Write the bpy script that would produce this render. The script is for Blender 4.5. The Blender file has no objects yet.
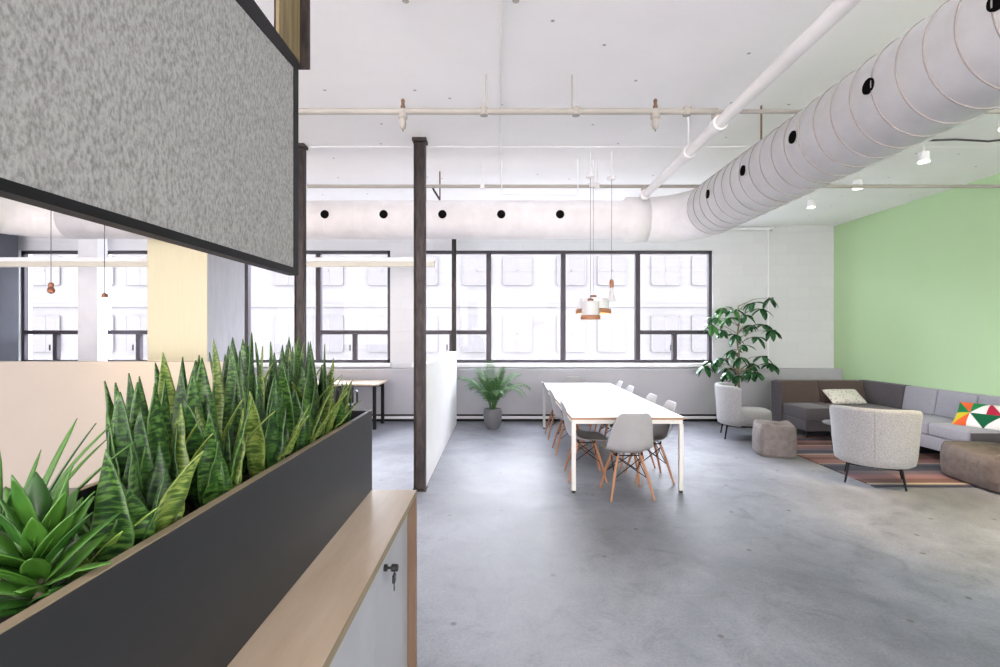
import bpy, math, random
from mathutils import Vector, Matrix, Euler
from math import sin, cos, pi, radians as R
random.seed(7)
SC = bpy.context.scene
COL = SC.collection

# ------------------------------------------------------------------ materials
def new_mat(name):
    m = bpy.data.materials.new(name); m.use_nodes = True
    nt = m.node_tree; b = nt.nodes['Principled BSDF']
    return m, nt, b
def N(nt, t, **kw):
    n = nt.nodes.new(t)
    for k, v in kw.items():
        if k.startswith('_'): n.inputs[k[1:].replace('_', ' ')].default_value = v
        else: setattr(n, k, v)
    return n
def rgba(c): return (c[0], c[1], c[2], 1)
def ramp(nt, stops, interp='LINEAR'):
    r = nt.nodes.new('ShaderNodeValToRGB'); cr = r.color_ramp; cr.interpolation = interp
    while len(cr.elements) < len(stops): cr.elements.new(0.5)
    for e, (p, c) in zip(cr.elements, stops): e.position = p; e.color = rgba(c)
    return r
def noise_mat(name, c1, c2, scale=8, stretch=(1,1,1), rough=.6, detail=6, bump=0, bscale=None, lo=.3, hi=.7, spec=.4, metal=0, sheen=0):
    m, nt, b = new_mat(name); L = nt.links
    tc = N(nt, 'ShaderNodeTexCoord'); mp = N(nt, 'ShaderNodeMapping'); mp.inputs['Scale'].default_value = stretch
    L.new(tc.outputs['Object'], mp.inputs[0])
    n = N(nt, 'ShaderNodeTexNoise', _Scale=scale, _Detail=detail, _Roughness=.6); L.new(mp.outputs[0], n.inputs['Vector'])
    r = ramp(nt, [(lo, c1), (hi, c2)]); L.new(n.outputs['Fac'], r.inputs[0]); L.new(r.outputs[0], b.inputs['Base Color'])
    b.inputs['Roughness'].default_value = rough; b.inputs['Specular IOR Level'].default_value = spec
    b.inputs['Metallic'].default_value = metal
    if sheen: b.inputs['Sheen Weight'].default_value = sheen
    if bump:
        n2 = N(nt, 'ShaderNodeTexNoise', _Scale=bscale or scale*3, _Detail=5); L.new(mp.outputs[0], n2.inputs['Vector'])
        bp = N(nt, 'ShaderNodeBump', _Strength=bump, _Distance=.01); L.new(n2.outputs['Fac'], bp.inputs['Height']); L.new(bp.outputs[0], b.inputs['Normal'])
    return m
def plain(name, c, rough=.5, metal=0, spec=.4, emit=None, es=0):
    v = .06
    c2 = tuple(min(1, x*(1+v)) for x in c); c1 = tuple(x*(1-v) for x in c)
    m = noise_mat(name, c1, c2, scale=6, rough=rough, metal=metal, spec=spec)
    if emit:
        b = m.node_tree.nodes['Principled BSDF']; b.inputs['Emission Color'].default_value = rgba(emit); b.inputs['Emission Strength'].default_value = es
    return m

def concrete_mat():
    m, nt, b = new_mat('polished_concrete'); L = nt.links
    tc = N(nt, 'ShaderNodeTexCoord')
    n1 = N(nt, 'ShaderNodeTexNoise', _Scale=.55, _Detail=9, _Roughness=.62, _Distortion=.5)
    n2 = N(nt, 'ShaderNodeTexNoise', _Scale=4.0, _Detail=12, _Roughness=.74, _Distortion=.6)
    n3 = N(nt, 'ShaderNodeTexNoise', _Scale=60, _Detail=4, _Roughness=.7)
    for n in (n1, n2, n3): L.new(tc.outputs['Object'], n.inputs['Vector'])
    r1 = ramp(nt, [(.28, (.112,.118,.138)), (.45, (.200,.208,.235)), (.60, (.28,.290,.325)), (.8, (.37,.38,.415))]); L.new(n1.outputs['Fac'], r1.inputs[0])
    r2 = ramp(nt, [(.30, (.42,.42,.43)), (.47, (.92,.92,.93)), (.7, (1.22,1.22,1.22))]); L.new(n2.outputs['Fac'], r2.inputs[0])
    r3 = ramp(nt, [(.3, (.82,.82,.82)), (.7, (1.14,1.14,1.14))]); L.new(n3.outputs['Fac'], r3.inputs[0])
    a = N(nt, 'ShaderNodeMix', data_type='RGBA', blend_type='MULTIPLY'); a.inputs[0].default_value = .75
    L.new(r1.outputs[0], a.inputs[6]); L.new(r2.outputs[0], a.inputs[7])
    c = N(nt, 'ShaderNodeMix', data_type='RGBA', blend_type='MULTIPLY'); c.inputs[0].default_value = 1
    L.new(a.outputs[2], c.inputs[6]); L.new(r3.outputs[0], c.inputs[7])
    # fine cracks and patched anchor holes
    v = N(nt, 'ShaderNodeTexVoronoi', _Scale=1.25, _Randomness=1.0, voronoi_dimensions='2D'); L.new(tc.outputs['Object'], v.inputs['Vector'])
    rv = ramp(nt, [(0.0, (1,1,1)), (.014, (1,1,1)), (.026, (0,0,0))]); L.new(v.outputs['Distance'], rv.inputs[0])
    d = N(nt, 'ShaderNodeMix', data_type='RGBA'); L.new(rv.outputs[0], d.inputs[0]); L.new(c.outputs[2], d.inputs[6]); d.inputs[7].default_value = (.11,.10,.10,1)
    L.new(d.outputs[2], b.inputs['Base Color'])
    rr = ramp(nt, [(.3, (.42,)*3), (.7, (.62,)*3)]); L.new(n2.outputs['Fac'], rr.inputs[0]); L.new(rr.outputs[0], b.inputs['Roughness'])
    b.inputs['Specular IOR Level'].default_value = .42
    bp = N(nt, 'ShaderNodeBump', _Strength=.05, _Distance=.01); L.new(n2.outputs['Fac'], bp.inputs['Height']); L.new(bp.outputs[0], b.inputs['Normal'])
    return m
def ceiling_mat():
    m, nt, b = new_mat('painted_concrete_ceiling'); L = nt.links
    tc = N(nt, 'ShaderNodeTexCoord')
    n1 = N(nt, 'ShaderNodeTexNoise', _Scale=1.2, _Detail=8, _Roughness=.6); L.new(tc.outputs['Object'], n1.inputs['Vector'])
    r1 = ramp(nt, [(.3, (.88,.88,.885)), (.7, (.93,.93,.93))]); L.new(n1.outputs['Fac'], r1.inputs[0])
    v = N(nt, 'ShaderNodeTexVoronoi', _Scale=1.3, _Randomness=1.0, voronoi_dimensions='2D'); L.new(tc.outputs['Object'], v.inputs['Vector'])
    rv = ramp(nt, [(0.0, (.8,.8,.8)), (.010, (.8,.8,.8)), (.020, (0,0,0))]); L.new(v.outputs['Distance'], rv.inputs[0])
    d = N(nt, 'ShaderNodeMix', data_type='RGBA'); L.new(rv.outputs[0], d.inputs[0]); L.new(r1.outputs[0], d.inputs[6]); d.inputs[7].default_value = (.22,.2,.19,1)
    L.new(d.outputs[2], b.inputs['Base Color']); b.inputs['Roughness'].default_value = .8
    n2 = N(nt, 'ShaderNodeTexNoise', _Scale=9, _Detail=8); L.new(tc.outputs['Object'], n2.inputs['Vector'])
    w = N(nt, 'ShaderNodeTexWave', _Scale=2.2, _Distortion=.4); w.bands_direction = 'X'; L.new(tc.outputs['Object'], w.inputs['Vector'])
    bp = N(nt, 'ShaderNodeBump', _Strength=.25, _Distance=.01); L.new(n2.outputs['Fac'], bp.inputs['Height'])
    L.new(bp.outputs[0], b.inputs['Normal'])
    return m
def block_mat(name, c, mortar, sx=1.0):
    m, nt, b = new_mat(name); L = nt.links
    tc = N(nt, 'ShaderNodeTexCoord'); sp = N(nt, 'ShaderNodeSeparateXYZ'); cb = N(nt, 'ShaderNodeCombineXYZ')
    L.new(tc.outputs['Object'], sp.inputs[0]); L.new(sp.outputs[0], cb.inputs[0]); L.new(sp.outputs[2], cb.inputs[1])
    br = N(nt, 'ShaderNodeTexBrick', _Scale=1.0, _Mortar_Size=.006, _Mortar_Smooth=.4, _Brick_Width=.40, _Row_Height=.20)
    L.new(cb.outputs[0], br.inputs['Vector'])
    br.inputs['Color1'].default_value = rgba(c); br.inputs['Color2'].default_value = rgba(tuple(x*.96 for x in c)); br.inputs['Mortar'].default_value = rgba(mortar)
    L.new(br.outputs['Color'], b.inputs['Base Color']); b.inputs['Roughness'].default_value = .7
    bp = N(nt, 'ShaderNodeBump', _Strength=.4, _Distance=.01, invert=True); L.new(br.outputs['Fac'], bp.inputs['Height']); L.new(bp.outputs[0], b.inputs['Normal'])
    return m
def glass_mat():
    m, nt, b = new_mat('window_glass'); L = nt.links
    tr = N(nt, 'ShaderNodeBsdfTransparent'); gl = N(nt, 'ShaderNodeBsdfGlossy', _Roughness=.03)
    tr.inputs[0].default_value = (.97,.98,.98,1)
    mx = N(nt, 'ShaderNodeMixShader'); mx.inputs[0].default_value = .012
    L.new(tr.outputs[0], mx.inputs[1]); L.new(gl.outputs[0], mx.inputs[2]); L.new(mx.outputs[0], nt.nodes['Material Output'].inputs[0])
    return m
def facade_mat():
    m, nt, b = new_mat('pale_brick_facade'); L = nt.links
    tc = N(nt, 'ShaderNodeTexCoord'); sp = N(nt, 'ShaderNodeSeparateXYZ'); cb = N(nt, 'ShaderNodeCombineXYZ')
    L.new(tc.outputs['Object'], sp.inputs[0]); L.new(sp.outputs[0], cb.inputs[0]); L.new(sp.outputs[2], cb.inputs[1])
    br = N(nt, 'ShaderNodeTexBrick', _Scale=1.0, _Mortar_Size=.02, _Brick_Width=1.2, _Row_Height=.3)
    L.new(cb.outputs[0], br.inputs['Vector'])
    br.inputs['Color1'].default_value = (.150,.156,.166,1); br.inputs['Color2'].default_value = (.140,.146,.157,1); br.inputs['Mortar'].default_value = (.16,.165,.175,1)
    L.new(br.outputs['Color'], b.inputs['Base Color']); b.inputs['Roughness'].default_value = .9
    return m
def snake_mat(name, dark, mid, light, edge):
    m, nt, b = new_mat(name); L = nt.links
    uv = N(nt, 'ShaderNodeUVMap'); mp = N(nt, 'ShaderNodeMapping'); mp.inputs['Scale'].default_value = (1.6, 62, 1)
    oi = N(nt, 'ShaderNodeTexCoord')
    L.new(uv.outputs[0], mp.inputs[0])
    n = N(nt, 'ShaderNodeTexNoise', _Scale=1.0, _Detail=2, _Roughness=.5, _Distortion=.35); L.new(mp.outputs[0], n.inputs['Vector'])
    r = ramp(nt, [(.40, dark), (.49, mid), (.58, light)]); L.new(n.outputs['Fac'], r.inputs[0])
    sp = N(nt, 'ShaderNodeSeparateXYZ'); L.new(uv.outputs[0], sp.inputs[0])
    # narrow rim along both leaf margins (fixed to the leaf)
    mu = N(nt, 'ShaderNodeMath', operation='SUBTRACT'); L.new(sp.outputs[0], mu.inputs[0]); mu.inputs[1].default_value = .5
    # u may run 0..1 per leaf; integer part is the leaf number
    fr = N(nt, 'ShaderNodeMath', operation='FRACT'); L.new(sp.outputs[0], fr.inputs[0])
    s2 = N(nt, 'ShaderNodeMath', operation='SUBTRACT'); L.new(fr.outputs[0], s2.inputs[0]); s2.inputs[1].default_value = .5
    ab = N(nt, 'ShaderNodeMath', operation='ABSOLUTE'); L.new(s2.outputs[0], ab.inputs[0])
    gt = N(nt, 'ShaderNodeMath', operation='GREATER_THAN'); L.new(ab.outputs[0], gt.inputs[0]); gt.inputs[1].default_value = .455
    mx = N(nt, 'ShaderNodeMix', data_type='RGBA'); L.new(gt.outputs[0], mx.inputs[0]); L.new(r.outputs[0], mx.inputs[6]); mx.inputs[7].default_value = rgba(edge)
    L.new(mx.outputs[2], b.inputs['Base Color']); b.inputs['Roughness'].default_value = .38; b.inputs['Specular IOR Level'].default_value = .45
    b.inputs['Subsurface Weight'].default_value = 0
    return m
def leaf_mat(name, a, c, rough=.35):
    m = noise_mat(name, a, c, scale=14, stretch=(1,1,.5), rough=rough, detail=4, spec=.5)
    return m

M = {}
M['floor'] = concrete_mat()
M['ceil'] = ceiling_mat()
M['block'] = block_mat('painted_block_wall', (.66,.665,.685), (.62,.625,.645))
M['wall'] = noise_mat('white_painted_wall', (.70,.70,.72), (.77,.77,.79), scale=2.5, rough=.7, bump=.04, bscale=30)
M['lowwall'] = noise_mat('grey_lower_wall', (.44,.44,.475), (.48,.48,.515), scale=2, rough=.6)
M['white'] = noise_mat('white_paint', (.80,.80,.82), (.85,.85,.87), scale=3, rough=.55)
M['green'] = noise_mat('green_wall_paint', (.47,.66,.385), (.49,.68,.405), scale=1.5, rough=.75, spec=.2)
M['cream'] = noise_mat('cream_board_marked_concrete', (.60,.565,.40), (.635,.60,.43), scale=5, stretch=(6,6,.6), rough=.75)
M['beige'] = noise_mat('beige_paint', (.40,.36,.31), (.425,.38,.33), scale=2, rough=.75)
M['darkwall'] = noise_mat('slate_blue_paint', (.04,.043,.056), (.055,.058,.072), scale=3, rough=.7)
M['greycol'] = noise_mat('column_side_window_light', (.40,.40,.43), (.47,.47,.50), scale=5, stretch=(4,4,.6), rough=.8)
M['frame'] = plain('dark_window_metal', (.055,.048,.058), rough=.5)
M['glass'] = glass_mat()
M['steel'] = noise_mat('mill_scale_steel', (.018,.014,.013), (.070,.054,.050), scale=14, stretch=(2,2,.5), rough=.5, metal=.35, lo=.4, hi=.8, bump=.1)
M['black'] = plain('black_metal', (.007,.007,.009), rough=.5, spec=.2)
M['blackpl'] = plain('black_plastic', (.02,.02,.022), rough=.4)
M['hole'] = plain('dark_opening', (.006,.006,.006), rough=.9, spec=0)
M['felt'] = noise_mat('grey_wool_felt', (.175,.172,.175), (.335,.332,.338), scale=120, stretch=(1,1,.55), rough=.95, detail=9, bump=.12, bscale=160, lo=.34, hi=.60, spec=.1, sheen=.15)
M['charcoal'] = noise_mat('charcoal_laminate', (.020,.021,.025), (.024,.025,.029), scale=3, rough=.42, spec=.3)
M['ply'] = noise_mat('birch_ply', (.40,.31,.215), (.53,.43,.33), scale=3, stretch=(5,.9,5), rough=.32, detail=9, lo=.25, hi=.75)
M['plyedge'] = noise_mat('ply_edge', (.17,.135,.085), (.27,.215,.145), scale=9, stretch=(.5,.5,16), rough=.6)
M['endwood'] = noise_mat('walnut_edge', (.13,.08,.05), (.20,.13,.085), scale=6, stretch=(6,6,.5), rough=.5)
M['brass'] = noise_mat('old_timber', (.11,.08,.035), (.26,.20,.10), scale=6, stretch=(7,7,.5), rough=.6)
M['door'] = plain('white_laminate', (.34,.345,.39), rough=.35)
M['table'] = plain('white_table_laminate', (.88,.88,.88), rough=.28)
M['tedge'] = plain('table_ply_edge', (.36,.22,.14), rough=.5)
M['tleg'] = plain('ivory_powder_coat', (.64,.63,.60), rough=.4)
M['shell'] = plain('pale_grey_plastic', (.34,.34,.345), rough=.38)
M['beech'] = noise_mat('beech_wood', (.30,.14,.075), (.42,.21,.115), scale=7, stretch=(5,5,.7), rough=.45)
M['duct'] = plain('white_duct_paint', (.74,.73,.735), rough=.5)
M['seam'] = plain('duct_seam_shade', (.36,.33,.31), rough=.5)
M['pipe'] = plain('pipe_paint', (.80,.79,.78), rough=.4)
M['tanpipe'] = plain('cream_pipe_paint', (.37,.35,.31), rough=.5)
M['rust'] = plain('rusty_iron', (.16,.09,.06), rough=.8)
M['lamp'] = plain('lit_diffuser', (.50,.47,.40), emit=(1,.94,.82), es=.06)
M['spotlens'] = plain('lit_spot_lens', (.9,.9,.85), emit=(1,.93,.80), es=1.0)
M['bulb'] = plain('lit_bulb', (.9,.8,.6), emit=(1,.72,.38), es=6)
M['copper'] = plain('copper', (.20,.085,.055), rough=.4, metal=.5)
M['ceramic'] = plain('white_shade', (.62,.62,.62), rough=.5)
M['softglow'] = plain('pale_shade', (.78,.79,.80), rough=.5)
M['pendwood'] = noise_mat('oak_band', (.30,.13,.06), (.42,.20,.10), scale=9, stretch=(1,1,5), rough=.5)
M['armfab'] = noise_mat('speckled_light_grey_wool', (.20,.20,.205), (.42,.42,.42), scale=130, rough=.95, detail=4, bump=.2, bscale=160, spec=.1, sheen=.2)
M['sofadk'] = noise_mat('taupe_grey_fabric', (.065,.058,.066), (.105,.095,.105), scale=90, rough=.9, detail=4, spec=.15, sheen=.2)
M['sofabr'] = noise_mat('brown_fabric', (.075,.053,.047), (.115,.085,.074), scale=90, rough=.9, detail=4, spec=.15, sheen=.2)
M['sofalt'] = noise_mat('light_grey_fabric', (.28,.275,.31), (.38,.375,.41), scale=90, rough=.9, detail=4, spec=.15, sheen=.2)
M['pouf'] = noise_mat('mottled_taupe_leather', (.14,.12,.115), (.22,.195,.185), scale=16, rough=.75, detail=8, bump=.25, bscale=40)
M['pouf2'] = noise_mat('mottled_brown_leather', (.085,.066,.058), (.15,.122,.11), scale=14, rough=.7, detail=8, bump=.25, bscale=40)
M['soil'] = noise_mat('potting_soil', (.008,.006,.004), (.03,.022,.016), scale=60, rough=1, bump=.6, bscale=80)
M['pot'] = plain('grey_cement_pot', (.17,.17,.18), rough=.7)
M['bark'] = noise_mat('grey_brown_bark', (.12,.09,.06), (.26,.21,.15), scale=20, rough=.85)
M['snake'] = snake_mat('snake_leaf', (.006,.026,.006), (.020,.066,.011), (.070,.155,.028), (.045,.11,.018))
M['snake2'] = snake_mat('snake_leaf_dark', (.004,.019,.005), (.013,.046,.009), (.036,.095,.018), (.026,.075,.012))
M['snakey'] = snake_mat('snake_leaf_yellowish', (.035,.075,.012), (.085,.14,.026), (.17,.23,.05), (.13,.19,.035))
M['glossleaf'] = leaf_mat('glossy_green_leaf', (.025,.095,.010), (.075,.20,.025), .4)
M['glossleaf2'] = leaf_mat('deep_green_leaf', (.014,.060,.010), (.04,.13,.02), .3)
M['yleaf'] = leaf_mat('yellow_green_leaf', (.20,.34,.05), (.30,.44,.09), .35)
M['treeleaf'] = leaf_mat('umbrella_tree_leaf', (.010,.055,.018), (.035,.14,.04), .25)
M['treeleaf2'] = leaf_mat('young_umbrella_tree_leaf', (.05,.20,.05), (.10,.30,.07), .3)
M['palmleaf'] = leaf_mat('palm_leaflet', (.030,.10,.030), (.095,.21,.06), .75)
M['facade'] = facade_mat()
M['facwin'] = plain('far_window_glass', (.122,.127,.142), rough=.6)
M['street'] = noise_mat('asphalt', (.5,.5,.5), (.6,.6,.6), scale=2, rough=.9)
def rug_mat():
    m, nt, b = new_mat('striped_woven_rug'); L = nt.links
    tc = N(nt, 'ShaderNodeTexCoord'); sp = N(nt, 'ShaderNodeSeparateXYZ'); L.new(tc.outputs['Generated'], sp.inputs[0])
    pk=(.21,.105,.105); nv=(.035,.036,.055); br=(.125,.062,.05); cr=(.36,.29,.22); mv=(.12,.085,.10); gy=(.09,.09,.12)
    s=[(0,nv),(.03,nv),(.035,cr),(.055,br),(.12,pk),(.18,mv),(.24,nv),(.33,gy),(.36,cr),(.37,pk),(.44,br),(.50,pk),(.545,cr),(.56,nv),(.64,mv),(.69,pk),(.74,cr),(.76,br),(.83,pk),(.88,nv),(.94,br)]
    r = ramp(nt, s, 'CONSTANT')
    n = N(nt, 'ShaderNodeTexNoise', _Scale=3, _Detail=2); L.new(tc.outputs['Generated'], n.inputs['Vector'])
    ma = N(nt, 'ShaderNodeMath', operation='MULTIPLY_ADD'); L.new(n.outputs['Fac'], ma.inputs[0]); ma.inputs[1].default_value=.02; L.new(sp.outputs[1], ma.inputs[2])
    L.new(ma.outputs[0], r.inputs[0]); L.new(r.outputs[0], b.inputs['Base Color']); b.inputs['Roughness'].default_value=.95
    return m
M['rug'] = rug_mat()
def cushion_mat():
    m, nt, b = new_mat('cream_patterned_fabric'); L = nt.links
    tc = N(nt, 'ShaderNodeTexCoord'); v = N(nt, 'ShaderNodeTexVoronoi', _Scale=26); L.new(tc.outputs['Object'], v.inputs['Vector'])
    r = ramp(nt, [(.0,(.25,.22,.2)),(.22,(.30,.27,.24)),(.3,(.74,.71,.64)),(1,(.80,.77,.70))]); L.new(v.outputs['Distance'], r.inputs[0]); L.new(r.outputs[0], b.inputs['Base Color']); b.inputs['Roughness'].default_value=.9
    return m
M['cushw'] = cushion_mat()
TRI = [plain('pillow_'+n, c, rough=.85, spec=.15) for n, c in [('green',(.02,.23,.07)),('white',(.80,.80,.76)),('crimson',(.42,.02,.05)),('pink',(.62,.33,.37)),('yellow',(.62,.52,.03)),('orange',(.75,.13,.04)),('mint',(.45,.68,.45)),('dark_green',(.01,.12,.05))]]

# ------------------------------------------------------------------ mesh builder
class MB:
    def __init__(s): s.v=[]; s.f=[]; s.m=[]; s.uv=None
    def _add(s, vs, fs, mi=0):
        o=len(s.v); s.v += [Vector(p) for p in vs]; s.f += [tuple(i+o for i in f) for f in fs]; s.m += [mi]*len(fs); return s
    def box(s, x0,x1,y0,y1,z0,z1, mi=0, mat=None):
        vs=[(x0,y0,z0),(x1,y0,z0),(x1,y1,z0),(x0,y1,z0),(x0,y0,z1),(x1,y0,z1),(x1,y1,z1),(x0,y1,z1)]
        if mat: vs=[mat@Vector(p) for p in vs]
        return s._add(vs,[(0,3,2,1),(4,5,6,7),(0,1,5,4),(1,2,6,5),(2,3,7,6),(3,0,4,7)],mi)
    def tube(s, pts, rad, n=12, mi=0, cap=True):
        pts=[Vector(p) for p in pts]
        if not isinstance(rad,(list,tuple)): rad=[rad]*len(pts)
        rings=[]; ref=None
        for i,p in enumerate(pts):
            d=(pts[min(i+1,len(pts)-1)]-pts[max(i-1,0)]).normalized()
            if ref is None:
                ref=Vector((0,0,1)) if abs(d.z)<.9 else Vector((1,0,0))
            a=d.cross(ref).normalized(); b=a.cross(d).normalized(); ref=b
            rings.append([p+(a*cos(2*pi*k/n)+b*sin(2*pi*k/n))*rad[i] for k in range(n)])
        vs=[q for r in rings for q in r]; fs=[]
        for i in range(len(pts)-1):
            for k in range(n):
                fs.append((i*n+k,i*n+(k+1)%n,(i+1)*n+(k+1)%n,(i+1)*n+k))
        if cap: fs.append(tuple(range(n))[::-1]); fs.append(tuple((len(pts)-1)*n+k for k in range(n)))
        return s._add(vs,fs,mi)
    def lathe(s, prof, n=32, c=(0,0,0), mi=0, cap=True, axis='z'):
        vs=[]
        for (r,z) in prof:
            for k in range(n):
                a=2*pi*k/n
                p=(r*cos(a),r*sin(a),z)
                if axis=='y': p=(p[0],p[2],p[1])
                if axis=='x': p=(p[2],p[0],p[1])
                vs.append(Vector(p)+Vector(c))
        fs=[]
        for i in range(len(prof)-1):
            for k in range(n): fs.append((i*n+k,i*n+(k+1)%n,(i+1)*n+(k+1)%n,(i+1)*n+k))
        if cap: fs.append(tuple(range(n))[::-1]); fs.append(tuple((len(prof)-1)*n+k for k in range(n)))
        return s._add(vs,fs,mi)
    def grid(s, rows, mi=0, uvs=None):
        n=len(rows[0]); vs=[q for r in rows for q in r]; o=len(s.v); fs=[]
        for i in range(len(rows)-1):
            for k in range(n-1): fs.append((i*n+k,i*n+k+1,(i+1)*n+k+1,(i+1)*n+k))
        if uvs is not None:
            if s.uv is None: s.uv={}
            for i,u in enumerate([q for r in uvs for q in r]): s.uv[o+i]=u
        return s._add(vs,fs,mi)
    def build(s, name, mats, parent=None, smooth=False, bevel=0, sub=0, solid=0, loc=None, seg=2, rot=None):
        me=bpy.data.meshes.new(name); me.from_pydata([tuple(p) for p in s.v],[],s.f)
        if not isinstance(mats,(list,tuple)): mats=[mats]
        for m in mats: me.materials.append(m)
        for p,mi in zip(me.polygons,s.m): p.material_index=mi; p.use_smooth=bool(smooth)
        if s.uv:
            ul=me.uv_layers.new(name='UVMap')
            for lp in me.loops: ul.data[lp.index].uv=s.uv.get(lp.vertex_index,(0,0))
        me.update()
        o=bpy.data.objects.new(name,me); COL.objects.link(o)
        if parent: o.parent=parent
        if loc: o.location=loc
        if rot: o.rotation_euler=rot
        if solid:
            md=o.modifiers.new('solid','SOLIDIFY'); md.thickness=solid; md.offset=0
        if bevel:
            md=o.modifiers.new('bevel','BEVEL'); md.width=bevel; md.segments=seg; md.limit_method='ANGLE'; md.angle_limit=R(40)
        if sub:
            md=o.modifiers.new('sub','SUBSURF'); md.levels=sub; md.render_levels=sub
        if smooth=='auto':
            try:
                me.set_sharp_from_angle(angle=R(40))
            except Exception: pass
        return o
def tag(o,label=None,cat=None,group=None,kind=None):
    if label: o['label']=label
    if cat: o['category']=cat
    if group: o['group']=group
    if kind: o['kind']=kind
    return o
def thing(name,label,cat,loc=(0,0,0),rz=0,group=None):
    o=bpy.data.objects.new(name,None); COL.objects.link(o); o.location=loc; o.rotation_euler=(0,0,rz); o.empty_display_size=.1
    return tag(o,label,cat,group)
def copy_tree(o,parent=None):
    c=o.copy(); COL.objects.link(c); c.parent=parent
    for ch in list(o.children): copy_tree(ch,c)
    return c
def struct(o): o['kind']='structure'; return o
EYE=1.56; F=480.0
CZ=3.5
def P(px,py,Y): return Vector(((px-500)*Y/F, Y, EYE+(333.5-py)*Y/F))

# ------------------------------------------------------------------ the setting
struct(MB().box(-10,6.3,-4,9.0,-.15,0).build('floor',M['floor']))
struct(MB().box(-10,6.3,-4,9.0,CZ,CZ+.2).build('ceiling',M['ceil']))
b=MB()
WZ0,WZ1=1.025,3.07
wins=[(-1.56,3.86),(-7.25,-1.99),(-8.72,-7.49)]
b.box(-10,6.3,8.7,8.95,0,WZ0); b.box(-10,6.3,8.7,8.95,WZ1,CZ)
for x0,x1 in [(3.86,6.3),(-1.99,-1.56),(-7.49,-7.25),(-10,-8.72)]: b.box(x0,x1,8.7,8.95,WZ0,WZ1)
struct(b.build('wall_back',M['block']))
b=MB()   # casing below the windows with its ledge and heater slot
b.box(-10,6.05,8.5,8.7,.13,.90); b.box(-10,6.05,8.47,8.7,.90,.935)
struct(b.build('trim_1',M['lowwall']))
b=MB(); b.box(-10,6.05,8.53,8.7,0,.13); struct(b.build('trim_2',M['black']))
b=MB(); b.box(-10,6.05,8.485,8.53,.05,.095); struct(b.build('baseboard_back',M['white'],bevel=.004))
b=MB()
for x0,x1 in wins: b.box(x0-.02,x1+.02,8.56,8.72,.96,WZ0)
struct(b.build('trim_3',M['white'],bevel=.006))
struct(MB().box(6.05,6.3,-4,8.7,0,CZ).build('wall_right',M['green']))
struct(MB().box(-10.2,-10,-4,9,0,CZ).build('wall_left',M['white']))
struct(MB().box(-10,-8.50,8.1,8.47,0,CZ).build('wall_stub',M['darkwall'])).name='wall_far_left'
b=MB(); b.box(-7.26,-6.92,8.25,8.47,0,CZ); struct(b.build('trim_4',M['wall'],bevel=.01))
b=MB(); b.box(-4.486,-3.72,6.1,7.0,0,CZ,0)
c=b.build('trim_5',[M['cream'],M['greycol']],bevel=.012); struct(c)
c.data.polygons[3].material_index=1   # cool window light on this side is painted in as a grey face
# ceiling downstand joint
struct(MB().box(-10,6.05,4.98,5.06,CZ-.006,CZ).build('trim_6',M['ceil'],bevel=.004))

def window(i,x0,x1,panes):
    o=struct(thing('window_%d'%i,None,None,(0,0,0)))
    fr=MB(); t=.06; y0,y1=8.74,8.82
    fr.box(x0,x1,y0,y1,WZ0,WZ0+.06); fr.box(x0,x1,y0,y1,WZ1-.06,WZ1)
    fr.box(x0,x0+t,y0,y1,WZ0,WZ1); fr.box(x1-t,x1,y0,y1,WZ0,WZ1)
    n=len(panes); w=(x1-x0)/n
    for k in range(1,n): fr.box(x0+k*w-.045,x0+k*w+.045,y0-.02,y1,WZ0+.06,WZ1-.06)
    for k,lower in enumerate(panes):
        a=x0+k*w; c=a+w
        if lower:
            fr.box(a+.045,c-.045,y0-.005,y1,1.545,1.62); fr.box((a+c)/2-.04,(a+c)/2+.04,y0-.005,y1,WZ0+.06,1.545)
    fo=fr.build('window_frame',M['frame'],o,bevel=.006)
    for k,lower in enumerate(panes):
        a=x0+k*w+.02; c=x0+(k+1)*w-.02
        zs=[(WZ0+.03,1.56),(1.60,WZ1-.03)] if lower else [(WZ0+.03,WZ1-.03)]
        for z0,z1 in zs:
            if z0<1.1 and lower:
                MB().box(a,(a+c)/2,8.777,8.783,z0,z1).build('pane',M['glass'],o); MB().box((a+c)/2,c,8.777,8.783,z0,z1).build('pane',M['glass'],o)
            else: MB().box(a,c,8.777,8.783,z0,z1).build('pane',M['glass'],o)
    # sash handles on the vent panes
    for k,lower in enumerate(panes):
        if lower:
            a=x0+k*w+w/2; MB().box(a-.09,a-.07,8.715,8.735,1.25,1.36).build('window_handle',M['frame'],o,bevel=.003)
window(1,*wins[0],[1,0,0,1]); window(2,*wins[1],[1,0,0,1]); window(3,*wins[2],[1])

# ------------------------------------------------------------------ outside
FY=26.0
fb=thing('office_building','pale brick building with rows of dim windows seen through the glazing','building',(0,FY,-4))
w=MB(); w.box(-45,45,0,6,0,10.6); w.box(-45,45,-.12,0,7.0,7.15); w.box(-45,45,-.12,0,10.3,10.6); w.build('wall',M['facade'],fb)
def fwin(x,z,h,wd):
    b=MB(); b.box(x,x+wd,-.10,-.02,z,z+h); f=b.build('window',M['facwin'],fb)
    g=MB()
    n=2
    for k in range(n+1): g.box(x+wd*k/n-.03,x+wd*k/n+.03,-.115,-.06,z,z+h)
    for k in range(3): g.box(x,x+wd,-.115,-.06,z+h*k/2-.03,z+h*k/2+.03)
    g.build('mullion_grid',M['facade'],f)
for row,(z,h) in enumerate([(4.6,1.9),(8.2,1.5)]):
    for k in range(-10,6): fwin(k*2.55+.2+(k%2)*.35,z,h,1.5)
MB().box(-60,60,9.2,40,-4.2,-4).build('street',M['street']); struct(bpy.data.objects['street'])

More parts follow.
